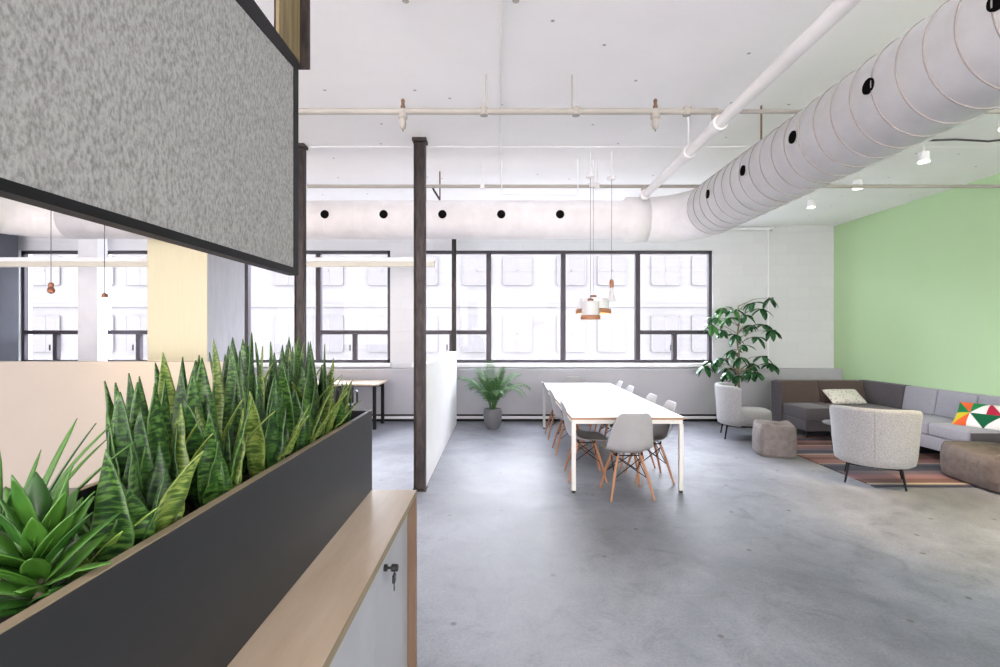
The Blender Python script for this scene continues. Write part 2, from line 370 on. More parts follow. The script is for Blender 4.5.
# ------------------------------------------------------------------ posts, partition, low wall
def post(x,y,w,label,h=CZ):
    o=thing('steel_post',label,'post',(x,y,0),0)
    b=MB(); t=.012; d=w*.8
    b.box(-w/2,-w/2+t,-d/2,d/2,.012,h-.035); b.box(w/2-t,w/2,-d/2,d/2,.012,h-.035); b.box(-w/2+t,w/2-t,-t/2-.02,t/2-.02,.012,h-.035)
    b.build('column',M['steel'],o,bevel=.002)
    MB().box(-w*.62,w*.62,-w*.6,w*.6,0,.012).build('base_plate',M['steel'],o,bevel=.002)
    MB().box(-w*.62,w*.62,-w*.6,w*.6,h-.035,h-.001).build('top_plate',M['steel'],o,bevel=.002)
    for sx in (-1,1):
        MB().lathe([(.01,.012),(.01,.028)],8,c=(sx*w*.45,-w*.48,0)).build('bolt',M['steel'],o)
    return o
post(-.80,4.80,.112,'tall dark steel post at the near end of the white partition')
post(-2.055,4.94,.095,'dark steel post half hidden behind the felt screen edge')
post(-.80,8.36,.075,'slim dark steel post at the far end of the white partition by the window')
pt=thing('partition','white half height partition running from the steel post back to the windows','partition',(0,0,0))
MB().box(-.85,-.75,4.90,8.30,0,1.25).build('panel',M['white'],pt,bevel=.006)
lw=thing('half_wall','beige half height wall in front of the cream column','wall',(0,0,0))
MB().box(-9.6,-2.6,4.85,4.97,0,1.274).build('panel',M['beige'],lw,bevel=.004)

# ------------------------------------------------------------------ cabinet and planter
cab=thing('storage_cabinet','low white cabinet with birch ply top under the black planter','cabinet',(0,0,0))
CT_=.86; CXF=-.372; CYE=2.15
MB().box(-.965,CXF-.0015,-.9,CYE,CT_-.025,CT_).build('top',M['ply'],cab,bevel=.001)
MB().box(CXF-.0015,CXF,-.9,CYE,CT_-.0255,CT_-.0005).build('edge_strip',M['plyedge'],cab)
MB().box(-.945,CXF,CYE-.028,CYE-.002,0,CT_-.026).build('end_panel',M['endwood'],cab,bevel=.001)
MB().box(-.945,CXF-.058,-.88,CYE-.03,.06,CT_-.03).build('body',M['door'],cab)
MB().box(-.90,CXF-.09,-.86,CYE-.05,0,.06).build('plinth',M['black'],cab)
ys=[CYE-.031,1.567,1.0,.433,-.13,-.80]
for i in range(5):
    d=MB().box(CXF-.056,CXF-.036,ys[i+1]+.002,ys[i]-.002,.065,CT_-.032).build('door',M['door'],cab,bevel=.0015)
    if i==0:
        l=MB(); l.lathe([(.012,CXF-.036),(.012,CXF-.025),(.008,CXF-.023)],16,axis='x',c=(0,1.69,.735)).build('lock',M['blackpl'],d,smooth='auto')
key=thing('key','small black headed key hanging in the cabinet door lock','key',(CXF-.016,1.69,.735))
b=MB(); b.tube([(-.008,0,0),(.020,0,0)],.0045,8); b.lathe([(.009,.004),(.013,.008),(.013,.026),(.009,.03)],14,axis='x'); b.build('key_in_lock',M['blackpl'],key,smooth='auto')
b=MB(); b.tube([(.016,.004*sin(t),-.012+.012*cos(t)) for t in [i*pi/6 for i in range(13)]],.0012,6,cap=False); b.build('ring',M['black'],key)
b=MB(); b.box(.010,.021,-.013,.013,-.052,-.022); b.build('bow',M['blackpl'],key,bevel=.004)
b=MB(); b.box(.014,.017,-.004,.004,-.080,-.050); b.box(.014,.017,.004,.007,-.078,-.070); b.build('blade',M['steel'],key)

PX0,PX1,PY0,PY1,PZ0,PZ1=-.935,-.573,-.7,2.15,.861,1.217
pl=thing('planter_box','long charcoal planter box with ply rim standing on the cabinet','planter',(0,0,0))
t=.017
b=MB(); b.box(PX0,PX1,PY0,PY1,PZ0,PZ0+t)
b.box(PX1-t,PX1,PY0,PY1,PZ0+t,PZ1-.002); b.box(PX0,PX0+t,PY0,PY1,PZ0+t,PZ1-.002); b.box(PX0+t,PX1-t,PY1-t,PY1,PZ0+t,PZ1-.002); b.box(PX0+t,PX1-t,PY0,PY0+t,PZ0+t,PZ1-.002)
b.build('box',M['charcoal'],pl)
b=MB(); b.box(PX1-t-.0005,PX1+.0006,PY0,PY1-.3,PZ1-.002,PZ1); b.box(PX0,PX0+t,PY0,PY1-.02,PZ1-.002,PZ1)
b.build('rim_edge',M['plyedge'],pl)
b=MB(); b.box(PX1-t,PX1,PY1-.3,PY1,PZ1-.002,PZ1); b.box(PX0+t,PX1-t,PY1-t,PY1,PZ1-.002,PZ1); b.build('rim_cap',M['charcoal'],pl)
SOIL=1.150
rows=[]
for i in range(60):
    rows.append([(PX0+t+(PX1-PX0-2*t)*k/12, PY0+t+(PY1-PY0-2*t)*i/59, SOIL+.004+.010*sin(i*1.3+k)*cos(k*2.1+i*.4)) for k in range(13)])
so=MB().grid(rows).build('soil',M['soil'],pl,smooth=True); so['kind']='stuff'
def keep_inside(b,loc):
    # leaves bend over the rim, never through the box walls
    lo,hi=PX0+t+.006-loc[0],PX1-t-.006-loc[0]
    for p in b.v:
        if p.z<PZ1+.012-loc[2]:
            p.x=min(max(p.x,lo),hi); p.y=min(p.y,PY1-t-.006-loc[1])
        if p.z<-.005: p.z=-.005

def snake_leaf(b, base, az, lean, h, w, mi=0, curve=.15, twist=0, idx=0, tip=.25):
    d=Vector((cos(az),sin(az),0)); n=14; rows=[]; uvs=[]
    p=Vector(base); ang=lean
    side0=Vector((-sin(az),cos(az),0))
    for i in range(n+1):
        t=i/n
        a=lean+curve*t*t
        tan=(d*sin(a)+Vector((0,0,1))*cos(a)).normalized()
        if i: p=p+tan*(h/n)
        if t<1-tip: wd=w*(.50+.50*sin(min(1,t/(1-tip))*pi/2))
        else:
            q=(t-(1-tip))/tip; wd=w*max(.02,(1-q**1.45)*(1-.12*sin(q*pi)))
        tw=twist*t
        side=(side0*cos(tw)+d*cos(a)*sin(tw)).normalized(); nor=tan.cross(side).normalized()
        r=[];u=[]
        for k in range(5):
            s=(k-2)/2
            r.append(p+side*(wd/2*s*.97)+nor*(-abs(s)**1.6*wd*.16+ .05*wd*sin(t*18+idx)*s))
            u.append((idx*1.0+.02+.96*k/4, t*h*2.2+idx*3.7))
        rows.append(r); uvs.append(u)
    b.grid(rows,mi,uvs)

sn_lab=[
 ('small snake plant with arching banded leaves beside the glossy broad leaved plant',0.850,-0.625,0.221,0.048,7,.55),
 ('snake plant with one very broad dark leaf, nearest of the tall ones',0.955,-0.710,0.311,0.061,6,.12),
 ('snake plant with slim leaves at the outer rim just behind the broad dark leaf',1.060,-0.770,0.329,0.047,6,.16),
 ('snake plant with drooping mottled leaves along the inner rim before the rounded tall leaf',1.098,-0.648,0.275,0.050,7,.30),
 ('tall snake plant with a rounded dark tip in front of the cream column',1.188,-0.756,0.352,0.056,6,.10),
 ('snake plant leaning left in front of the cream and grey column edge',1.278,-0.855,0.365,0.051,7,.16),
 ('snake plant with bright striped leaves low on the inner rim, mid planter',1.314,-0.639,0.293,0.051,7,.22),
 ('tallest snake plant, its pointed tip in front of the grey column side',1.404,-0.756,0.401,0.056,7,.08),
 ('crowded snake plant with banded leaves in front of the window left of the screen edge',1.512,-0.837,0.392,0.052,8,.14),
 ('snake plant with broad yellow green bands along the inner rim, right of planter middle',1.548,-0.657,0.329,0.054,7,.14),
 ('snake plant with spiky tips below the felt screen corner',1.656,-0.765,0.383,0.051,8,.14),
 ('snake plant with long yellowish leaves leaning right over the inner rim',1.710,-0.648,0.275,0.043,7,.45),
 ('slender upright snake plant just before the planter end, below the half hidden post',1.800,-0.810,0.401,0.047,8,.14),
 ('snake plant with thin dark leaves and one tall tip near the planter end',1.872,-0.720,0.374,0.045,7,.18),
 ('short snake plant spreading over the far end of the planter',1.971,-0.774,0.284,0.042,8,.34),
 ('last small snake plant at the far inner corner of the planter',1.980,-0.666,0.230,0.037,6,.32),
]
for q,(lab,y,x,h,w,n,spread) in enumerate(sn_lab):
    b=MB(); rg=random.Random(q*13+5)
    for k in range(n+4):
        az=2*pi*k/(n+4)+rg.uniform(-.4,.4)
        hh=h*(rg.uniform(.94,1.04) if k%4==0 else rg.uniform(.60,.96)); ln=spread*rg.uniform(.25,1.25)
        # keep the leaves clear of the box walls
        r0=rg.uniform(.010,.035); bx=x+r0*cos(az); by=y+r0*sin(az)*1.6
        bx=min(max(bx,PX0+.05),PX1-.06); by=min(by,PY1-.06)
        outx=cos(az)*sin(ln)*hh
        fi=rg.uniform(-.7,.7)
        mi=0 if rg.random()<.5 else 1
        if rg.random()<.08 or (q==11 and k%2==0): mi=2
        # blade faces roughly the viewer or away: side vector independent of lean
        snake_leaf(b,(bx-x,by-y,0),az,ln*.55,hh,w*rg.uniform(.92,1.34),mi,curve=ln*.7,twist=rg.uniform(-1.3,1.3)*(.4 if spread<.2 else 1),idx=k+q*9,tip=rg.uniform(.42,.62))
    if q in (2,4,6,8,9,11,12,14):   # one or two slim young leaves leaning out
        for j in range(2): snake_leaf(b,(.02,.01*j,0),rg.uniform(-.9,.9),.32+.22*j,h*rg.uniform(.75,.92),w*.38,2,curve=.35,twist=rg.uniform(-.4,.4),idx=60+j+q*2,tip=.5)
    keep_inside(b,(x,y,SOIL)); o=b.build('snake_plant',[M['snake'],M['snake2'],M['snakey']],smooth=True,solid=.003,loc=(x,y,SOIL))
    tag(o,lab,'plant','snake plants in the planter box')

def blade(b, base, az, lean0, bend, L, w, mi=0, n=8, wpos=.45, fold=.25, droop=0):
    d=Vector((cos(az),sin(az),0)); p=Vector(base); side=Vector((-sin(az),cos(az),0)); rows=[];uvs=[]
    for i in range(n+1):
        t=i/n; a=lean0+bend*t
        tan=(d*sin(a)+Vector((0,0,1))*cos(a)).normalized()
        if i: p=p+tan*(L/n)
        wd=w*max(.04, sin(pi*min(1,(t**.85)*.90+.10))**.8) if wpos<.5 else w*max(.03,(1-t)**.6*(.5+t))
        nor=side.cross(tan).normalized()
        rows.append([p+side*(wd/2*s)+nor*(abs(s)*wd*fold) for s in (-1,-.5,0,.5,1)]); uvs.append([(0,t)]*5)
    b.grid(rows,mi,uvs)
rg=random.Random(3)
b=MB(); b.tube([(0,0,0),(.01,0,.05),(0,.01,.09)],[.008,.007,.005],8,mi=2)
for k in range(38):
    t_=k/37; z_=.01+.09*t_; az=k*2.4+rg.uniform(-.2,.2)
    blade(b,(0.004,0,z_),az,R(58-48*t_)+rg.uniform(-.15,.15),.8-.5*t_,rg.uniform(.095,.14)*(1-.05*t_),rg.uniform(.030,.043),mi=(1 if k<9 else 0) if k%7 else 1,n=10,fold=.14)
loc=(-.668,.69,SOIL); keep_inside(b,loc)
o=b.build('dracaena_plant',[M['glossleaf'],M['glossleaf2'],M['bark']],smooth=True,solid=.0016,loc=loc)
tag(o,'bushy plant with broad glossy bright green leaves at the near end of the planter','plant')
b=MB()
for k in range(18):
    az=k*2.4+.5; blade(b,(.01*cos(az),.01*sin(az),0),az,R(8)+rg.uniform(0,.25),rg.uniform(.2,.7),rg.uniform(.20,.30),rg.uniform(.014,.024),mi=k%5==0,n=10,fold=.2,wpos=.6)
loc=(-.80,.76,SOIL); keep_inside(b,loc)
o=b.build('spider_plant',[M['glossleaf'],M['glossleaf2']],smooth=True,solid=.0014,loc=loc)
tag(o,'thin leaved plant with narrow arching leaves behind the glossy broad leaved plant','plant')
b=MB()
for k,(az,l) in enumerate([(-.3,.13),(.15,.16),(.7,.13),(-.9,.11),(2.2,.12),(3.4,.12)]):
    blade(b,(.008*cos(az),.008*sin(az),0),az,R(28),.5,l,.028,mi=0 if k<4 else 1,fold=.2)
loc=(-.70,.80,SOIL); keep_inside(b,loc)
o=b.build('variegated_plant',[M['yleaf'],M['glossleaf']],smooth=True,solid=.0014,loc=loc)
tag(o,'small plant with yellow green pointed leaves between the broad leaved and snake plants','plant')

# ------------------------------------------------------------------ felt screen
fs=thing('felt_screen','large grey felt screen in a black frame hanging above the planter','screen',(0,0,0))
def prism_yz(b,poly,x0,x1,mi=0):
    n=len(poly); vs=[(x0,y,z) for y,z in poly]+[(x1,y,z) for y,z in poly]
    fs_=[tuple(range(n))[::-1],tuple(range(n,2*n))]+[(i,(i+1)%n,n+(i+1)%n,n+i) for i in range(n)]
    b._add(vs,[tuple(reversed(f)) for f in fs_],mi)
E=EYE
b=MB(); prism_yz(b,[(-.6,E+.258),(1.981,E+.272),(1.981,E+1.098),(1.5,E+1.072),(-.6,E+1.00)],-.880,-.853); b.build('felt_panel',M['felt'],fs)
b=MB()
prism_yz(b,[(-.6,E+.244),(2.025,E+.244),(1.982,E+.272),(-.6,E+.258)],-.892,-.850)
prism_yz(b,[(1.982,E+.272),(2.025,E+.244),(2.025,E+1.150),(1.982,E+1.098)],-.892,-.850)
prism_yz(b,[(1.982,E+1.098),(2.025,E+1.150),(-.6,E+1.165),(-.6,E+1.0),(1.5,E+1.072)],-.892,-.850)
b.build('screen_frame',M['black'],fs)
b=MB(); b.box(-.875,-.862,1.875,2.068,E+1.165,CZ); b.build('timber_infill',M['brass'],fs)
b=MB(); b.box(-.888,-.824,2.070,2.09,E+1.145,CZ-.002); b.box(-.888,-.876,1.88,2.070,E+1.165,CZ-.002); b.box(-.888,-.87,1.99,2.09,E+1.145,E+1.17); b.build('hanger_channel',M['steel'],fs,bevel=.008)

# ------------------------------------------------------------------ duct
DX,DZ,MR,BR=2.326,EYE+1.37,.2835,.225
BY=5.79
du=thing('air_duct','long white round spiral air duct bending from the windows towards the viewer','duct',(0,0,0))
def path_tube(pts,rad,n=48):
    b=MB(); b.tube(pts,rad,n,cap=False); return b
ER=.56
# main run
b=MB(); b.tube([(DX,y,DZ) for y in (-3.9,BY-ER)],MR,64,cap=False); b.build('main_run',M['duct'],du,smooth=True,solid=.003)
el=[(DX-ER+ER*cos(a),BY-ER+ER*sin(a),DZ) for a in [i*pi/2/8 for i in range(9)]]
b=MB()
for i in range(8): b.tube([el[i],el[i+1]],[MR-.02*i/8,MR-.02*(i+1)/8],64,cap=False)
b.build('elbow',M['duct'],du,smooth=False,solid=.003)
LX=-5.75
b=MB(); b.tube([(DX-ER,BY,DZ),(DX-ER-.25,BY,DZ),(DX-ER-.30,BY,DZ+.0),(LX+ER,BY,DZ)],[MR-.02,MR-.02,BR,BR],64,cap=False); b.build('back_run',M['duct'],du,smooth=True,solid=.003)
b=MB(); e2=[(LX+ER-ER*sin(a),BY-ER+ER*cos(a),DZ) for a in [i*pi/2/8 for i in range(9)]]
for i in range(8): b.tube([e2[i],e2[i+1]],BR,64,cap=False)
b.build('elbow',M['duct'],du,solid=.003)
b=MB(); b.tube([(LX,BY-ER,DZ),(LX,-3.9,DZ)],BR,48,cap=False); b.build('side_run',M['duct'],du,smooth=True,solid=.003)
y=BY-ER
while y>1.0:
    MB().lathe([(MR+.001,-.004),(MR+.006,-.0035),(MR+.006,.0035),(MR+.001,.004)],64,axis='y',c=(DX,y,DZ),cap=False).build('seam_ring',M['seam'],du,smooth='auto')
    y-=.162
x=DX-ER-.32
while x>LX+ER:
    MB().lathe([(BR+.001,-.003),(BR+.003,-.002),(BR+.003,.002),(BR+.001,.003)],48,axis='x',c=(x,BY,DZ),cap=False).build('seam_ring',M['duct'],du,smooth='auto')
    x-=.35
for y in (1.97,2.66,3.35,4.035,4.715):
    MB().lathe([(.043,-.004),(.043,.006),(.036,.006)],20,axis='x',c=(DX-MR-.001,y,DZ)).build('air_hole',M['hole'],du)
x=.696
while x>-6:
    if x>LX+ER-.1: MB().lathe([(.049,-.004),(.049,.004),(.042,.004)],20,axis='y',c=(x,BY-BR-.001,DZ+.012)).build('air_hole',M['hole'],du)
    x-=.682
MB().lathe([(.049,-.004),(.049,.004)],20,axis='y',c=(LX+.1,BY-BR-.1,DZ+.03)).build('air_hole',M['hole'],du)
b=MB()
for (hx,hy,r) in ((DX-.1,4.09,MR),(DX-.1,1.9,MR)):
    b.tube([(hx,hy,DZ+r-.012),(hx,hy,CZ)],.008,8)
b.tube([(-.72,5.75,DZ+BR-.01),(-.72,5.75,CZ)],.008,8); b.tube([(-3.5,5.75,DZ+BR-.01),(-3.5,5.75,CZ)],.008,8)
b.build('hanger_rod',M['rust'],du)
b=MB(); b.tube([(-.80,5.60,DZ+.36),(-.77,5.62,DZ+.30),(-.71,5.66,DZ+.21)],.012,8); b.build('hanger_strap',M['frame'],du,smooth=True)

# ------------------------------------------------------------------ pipes and ceiling gear
PZ=EYE+1.665
p1=thing('sprinkler_pipe','cream sprinkler pipe crossing the ceiling nearest the viewer','pipe',(0,0,0))
MB().tube([(-6,3.6,PZ),(1.63,3.6,PZ)],.022,16).build('pipe_run',M['tanpipe'],p1,smooth='auto')
MB().tube([(1.63,3.6,PZ),(6.04,3.6,PZ)],.015,16).build('pipe_run',M['tanpipe'],p1,smooth='auto')
for x in (-.12,.57,1.40): MB().tube([(x,3.6,PZ-.03),(x,3.6,PZ+.03)],.03,14).build('coupling',M['tanpipe'],p1)
for x in (.57-.03,-.105): MB().tube([(x,3.6,PZ+.02),(x,3.6,CZ)],.005,8).build('hanger_rod',M['tanpipe'],p1)
def drop(x,y,z,lab):
    o=thing('ceiling_sprinkler',lab,'sprinkler',(x,y,z),0,'sprinkler heads on the ceiling pipe')
    MB().lathe([(.018,.02),(.024,-.005),(.034,-.015),(.034,-.05),(.024,-.06),(.026,-.10),(.020,-.125),(.008,-.135)],16).build('body',M['tanpipe'],o,smooth='auto')
    MB().lathe([(.016,.022),(.019,.03),(.012,.055),(.015,.085),(.006,.095)],12).build('rusty_cap',M['rust'],o,smooth='auto')
    MB().lathe([(.004,-.150),(.004,-.13)],8).build('pin',M['rust'],o)
drop(-.728,3.6,PZ,'rust topped sprinkler head on the cream pipe above the steel post')
drop(1.165,3.6,PZ,'rust topped sprinkler head on the cream pipe near the diagonal white pipe')
p2=thing('sprinkler_pipe','thin sprinkler pipe crossing the ceiling just in front of the back duct','pipe',(0,0,0))
MB().tube([(-6,5.43,PZ),(6.04,5.43,PZ)],.019,14).build('pipe_run',M['tanpipe'],p2,smooth='auto')
for x in (-2.2,-.2,1.1,2.9):
    MB().tube([(x,5.43,PZ-.028),(x,5.43,PZ+.028)],.028,14).build('coupling',M['pipe'],p2)
    MB().tube([(x,5.43,PZ+.018),(x,5.43,CZ)],.005,8).build('hanger_rod',M['pipe'],p2)
p3=thing('main_pipe','thick white pipe running diagonally overhead towards the viewer','pipe',(0,0,0))
MB().tube([(1.63,-3.9,EYE+1.56),(1.63,5.43,EYE+1.56)],.043,24).build('pipe_run',M['pipe'],p3,smooth='auto')
for y in (5.40,4.15,3.58): MB().lathe([(.046,-.04),(.056,-.035),(.056,.035),(.046,.04)],24,axis='y',c=(1.63,y,EYE+1.56)).build('coupling',M['pipe'],p3,smooth='auto')
for y in (3.62,5.43): MB().tube([(1.63,y,EYE+1.59),(1.63,y,PZ+.0)],.032,16).build('riser',M['tanpipe'],p3,smooth='auto')
for y in (4.09,1.5): MB().tube([(1.605,y,EYE+1.59),(1.605,y,CZ)],.007,8).build('hanger_rod',M['pipe'],p3)
c1=thing('conduit','thin grey conduit running along the middle of the ceiling','conduit',(0,0,0))
MB().tube([(.006,-3.9,CZ-.012),(.006,6.2,CZ-.012)],.007,10).build('tube',M['pipe'],c1,smooth='auto')
c2=thing('branch_conduit','short white conduit above the back duct leading to the pendant hooks','conduit',(0,0,0))
MB().tube([(.02,5.3,CZ-.012),(.02,5.3,EYE+1.54),(.86,5.3,EYE+1.53),(.86,5.3,CZ-.01)],.010,10).build('tube',M['white'],c2,smooth='auto')
c3=thing('wall_conduit','thin white conduit dropping down the back wall right of the window','conduit',(0,0,0))
b=MB(); b.tube([(4.85,8.68,.95),(4.85,8.68,3.44)],.014,10); b.tube([(3.3,8.66,3.45),(4.92,8.66,3.45)],.026,12); b.build('tube',M['white'],c3,smooth='auto')
MB().tube([(4.9,8.62,3.40),(4.9,8.62,3.50)],.02,10).build('sensor',M['pipe'],c3)
# small anchor clamps at the very top of the picture
for x,lab in ((-.535,'small greenish clamp on the ceiling, left one at the top edge'),(.09,'small greenish clamp on the ceiling beside the middle conduit')):
    o=MB(); o.lathe([(.03,0),(.035,-.012),(.02,-.02),(.012,-.05),(.02,-.055),(.006,-.065)],14); o=o.build('ceiling_clamp',M['tanpipe'],smooth='auto',loc=(x,2.72,CZ-.001)); tag(o,lab,'clamp')
# boxed track and spots
tr=thing('boxed_duct','long white square boxed duct under the ceiling beside the round duct','duct',(0,0,0))
MB().box(3.84,4.04,-3.9,8.0,CZ-.13,CZ-.001).build('box_run',M['white'],tr,bevel=.004)
tk=thing('lighting_track','thin pale lighting track carrying the small spot lamps','track',(0,0,0))
MB().box(4.205,4.235,-3.9,7.4,CZ-.035,CZ-.001).build('rail',M['pipe'],tk,bevel=.003)
def spot(y,lab,power):
    o=thing('spot_lamp',lab,'lamp',(4.22,y,CZ-.036),0,'spot lamps on the lighting track')
    MB().tube([(0,0,0),(0,0,-.10)],.007,8).build('stem',M['pipe'],o)
    MB().lathe([(.03,-.095),(.045,-.10),(.046,-.185),(.042,-.19)],24).build('housing',M['white'],o,smooth='auto')
    MB().lathe([(.044,-.187),(.050,-.19),(.050,-.200),(.03,-.204)],24).build('lens',M['spotlens'],o,smooth='auto')
    l=bpy.data.lights.new('spot_light','SPOT'); l.energy=power; l.color=(1,.74,.42); l.spot_size=R(62); l.spot_blend=.7; l.shadow_soft_size=.05
    lo=bpy.data.objects.new('spot_light',l); COL.objects.link(lo); lo.parent=o; lo.location=(0,0,-.22)
spot(6.51,'farthest of the small white spot lamps by the green wall',12); spot(5.66,'middle of the three small white spot lamps by the green wall',12); spot(4.78,'nearest visible white spot lamp by the green wall, with a cable beside it',14)
o=MB(); o.tube([(4.24,4.75,CZ-.03),(4.5,4.75,CZ-.02),(4.8,4.72,CZ-.05),(5.2,4.7,CZ-.015),(6.04,4.6,CZ-.02)],.010,8)
tag(o.build('ceiling_cable',M['frame'],smooth=True),'thin dark cable running over the ceiling to the green wall','cable')
spot(4.0,'warm spot lamp just past the right picture edge',150)

# ------------------------------------------------------------------ pendants over the table
def cord_canopy(o,top,zt,zx=0):
    MB().tube([(0,0,1.66),(0,0,top)],.006,8).build('stem',M['pipe'],o,smooth='auto')
    MB().lathe([(.04,1.672),(.045,1.666),(.045,1.64),(.012,1.635)],20).build('canopy',M['pipe'],o,smooth='auto')
    MB().tube([(0,0,1.64),(0,0,zt)],.002,8).build('cord',M['frame'],o)
CT=CZ-EYE-.001
pd=thing('pendant_lamp','small white drum pendant lamp with wooden bottom band in front','lamp',(.952,5.05,EYE),0,'pendant lamps over the long table')
cord_canopy(pd,CT,.36)
MB().lathe([(.03,.345),(.09,.335),(.093,.19),(.090,.19),(.088,.33)],32,cap=False).build('lamp_shade',M['ceramic'],pd,smooth='auto')
MB().lathe([(.094,.192),(.103,.185),(.103,.148),(.095,.148),(.088,.185)],32,cap=False).build('wood_band',M['pendwood'],pd,smooth='auto')
MB().lathe([(.03,.343),(.033,.362),(.008,.372)],20).build('cap',M['copper'],pd,smooth='auto')
MB().lathe([(.006,.20),(.03,.21),(.035,.24),(.015,.28),(.012,.33)],16).build('bulb',M['lamp'],pd,smooth='auto')
pd=thing('pendant_lamp','wide pale pendant lamp with wooden bottom band behind the small drum one','lamp',(1.04,5.35,EYE),0,'pendant lamps over the long table')
cord_canopy(pd,CT,.42)
MB().lathe([(.03,.405),(.15,.39),(.172,.33),(.178,.27),(.174,.27),(.168,.33),(.146,.385)],36,cap=False).build('lamp_shade',M['softglow'],pd,smooth='auto')
MB().lathe([(.179,.275),(.195,.265),(.195,.222),(.186,.222),(.174,.268)],36,cap=False).build('wood_band',M['pendwood'],pd,smooth='auto')
MB().lathe([(.034,.403),(.036,.425),(.008,.43)],20).build('cap',M['copper'],pd,smooth='auto')
MB().lathe([(.006,.26),(.035,.27),(.04,.30),(.015,.34),(.012,.39)],16).build('bulb',M['bulb'],pd,smooth='auto')
pd=thing('pendant_lamp','slender cone shaped grey pendant lamp with a copper wood top','lamp',(1.19,5.12,EYE),0,'pendant lamps over the long table')
cord_canopy(pd,CT,.57)
MB().lathe([(.016,.49),(.042,.345),(.038,.345),(.012,.485)],24,cap=False).build('lamp_shade',M['ceramic'],pd,smooth='auto')
MB().lathe([(.017,.488),(.024,.52),(.024,.555),(.014,.575)],20).build('wood_cap',M['pendwood'],pd,smooth='auto')
MB().lathe([(.006,.35),(.02,.36),(.02,.38),(.008,.42)],14).build('bulb',M['lamp'],pd,smooth='auto')

# linear pendants
def linear(x0,x1,y,z,lab):
    o=thing('linear_pendant',lab,'lamp',(0,0,0),0,'linear lamps in the left room')
    MB().box(x0,x1,y-.05,y+.05,z+.02,z+.08).build('housing',M['white'],o,bevel=.006)
    MB().box(x0+.02,x1-.02,y-.047,y+.047,z-.055,z+.02).build('diffuser',M['lamp'],o,bevel=.006)
    b=MB()
    for x in (x0+.3,x1-.3): b.tube([(x,y,z+.075),(x,y,CZ)],.003,6)
    b.build('suspension_wire',M['pipe'],o)
linear(-3.6,-.96,7.2,EYE+1.055,'long white linear lamp hanging behind the tall steel post')
linear(-7.9,-4.55,7.2,EYE+1.055,'long white linear lamp crossing left of the cream column')
def bulb(px,py,Y,lab,lit):
    p=P(px,py,Y); o=thing('bulb_pendant',lab,'lamp',p)
    MB().tube([(0,0,.05),(0,0,CZ-p.z)],.003,6).build('cord',M['frame'],o)
    MB().lathe([(.02,.02),(.022,.05),(.008,.062)],14).build('socket',M['copper'],o,smooth='auto')
    MB().lathe([(.004,-.045),(.024,-.035),(.031,-.012),(.024,.008),(.014,.022)],16).build('bulb',M['bulb'] if lit else M['copper'],o,smooth='auto')
bulb(51,289,4.5,'copper coloured bulb pendant hanging leftmost on a thin cord',False)
bulb(104.5,300,4.2,'lit bare bulb pendant in front of the white pillar',True)

# ------------------------------------------------------------------ table
tb=thing('conference_table','long white rectangular meeting table with ply edge and slim ivory legs','table',(1.25,6.295,0))
TL=3.21/2; TW=.55
MB().box(-TW,TW,-TL,TL,.738,.745).build('tabletop',M['table'],tb,bevel=.001)
MB().box(-TW,TW,-TL,TL,.716,.738).build('ply_edge',M['tedge'],tb)
b=MB(); b.box(-TW+.01,TW-.01,-TL+.012,-TL+.04,.675,.716); b.box(-TW+.01,TW-.01,TL-.04,TL-.012,.675,.716); b.box(-TW+.012,-TW+.04,-TL+.04,TL-.04,.675,.716); b.box(TW-.04,TW-.012,-TL+.04,TL-.04,.675,.716)
b.build('apron_frame',M['tleg'],tb)
for sx in (-1,1):
    for sy in (-1,1):
        cx,cy=sx*(TW-.024),sy*(TL-.026)
        l=MB().box(cx-.02,cx+.02,cy-.02,cy+.02,.02,.675).build('leg',M['tleg'],tb,bevel=.003)
        MB().lathe([(.018,.0),(.018,.012),(.008,.02)],12,c=(cx,cy,0)).build('foot',M['black'],l)

# ------------------------------------------------------------------ shell chairs
def make_chair():
    o=thing('shell_chair','x','chair')
    prof=[(.235,.418),(.215,.436),(.15,.437),(.05,.428),(-.05,.424),(-.12,.430),(-.17,.455),(-.200,.505),(-.215,.57),(-.228,.64),(-.242,.71),(-.255,.77),(-.264,.81),(-.268,.828)]
    hw=  [.165,.205,.222,.230,.230,.228,.226,.222,.214,.202,.186,.168,.148,.115]
    lift=[0,.004,.012,.022,.035,.055,.075,.080,.072,.058,.042,.028,.018,.010]
    rows=[]
    for i,((y,z),w,l) in enumerate(zip(prof,hw,lift)):
        a=Vector(prof[max(i-1,0)]); c=Vector(prof[min(i+1,len(prof)-1)]); d=(c-a).normalized(); nrm=Vector((-d.y*-1, -d.x*1)) # inner normal (y,z)
        nrm=Vector((d.y,-d.x)) 
        r=[]
        for k in range(13):
            s=(k-6)/6; q=abs(s)**2.4*l
            r.append((w*s, y+nrm.x*q, z+nrm.y*q))
        rows.append(r)
    MB().grid(rows).build('seat_shell',M['shell'],o,smooth=True,solid=.007,sub=1)
    for sx in (-1,1):
        for sy in (-1,1):
            MB().tube([(sx*.105,sy*.085+.0,.405),(sx*.16,sy*.145,.21),(sx*.205,sy*.20,.0)],[.013,.0145,.010],12).build('leg',M['beech'],o,smooth='auto')
    b=MB(); w=.0045
    for sx in (-1,1):
        b.tube([(sx*.12,.10,.37),(sx*.152,-.135,.20)],w,6); b.tube([(sx*.12,-.10,.37),(sx*.152,.135,.20)],w,6)
        b.tube([(.115,sx*.095,.38),(-.150,sx*.137,.20)],w,6); b.tube([(-.115,sx*.095,.38),(.150,sx*.137,.20)],w,6)
    b.tube([(-.12,-.09,.40),(-.12,.09,.40),(.12,.09,.40),(.12,-.09,.40),(-.12,-.09,.40)],.006,6)
    for sx in (-1,1):
        for sy in (-1,1): b.tube([(sx*.118,sy*.088,.395),(sx*.125,sy*.09,.428)],.008,8)
    b.build('wire_brace',M['black'],o)
    return o
ch0=make_chair()
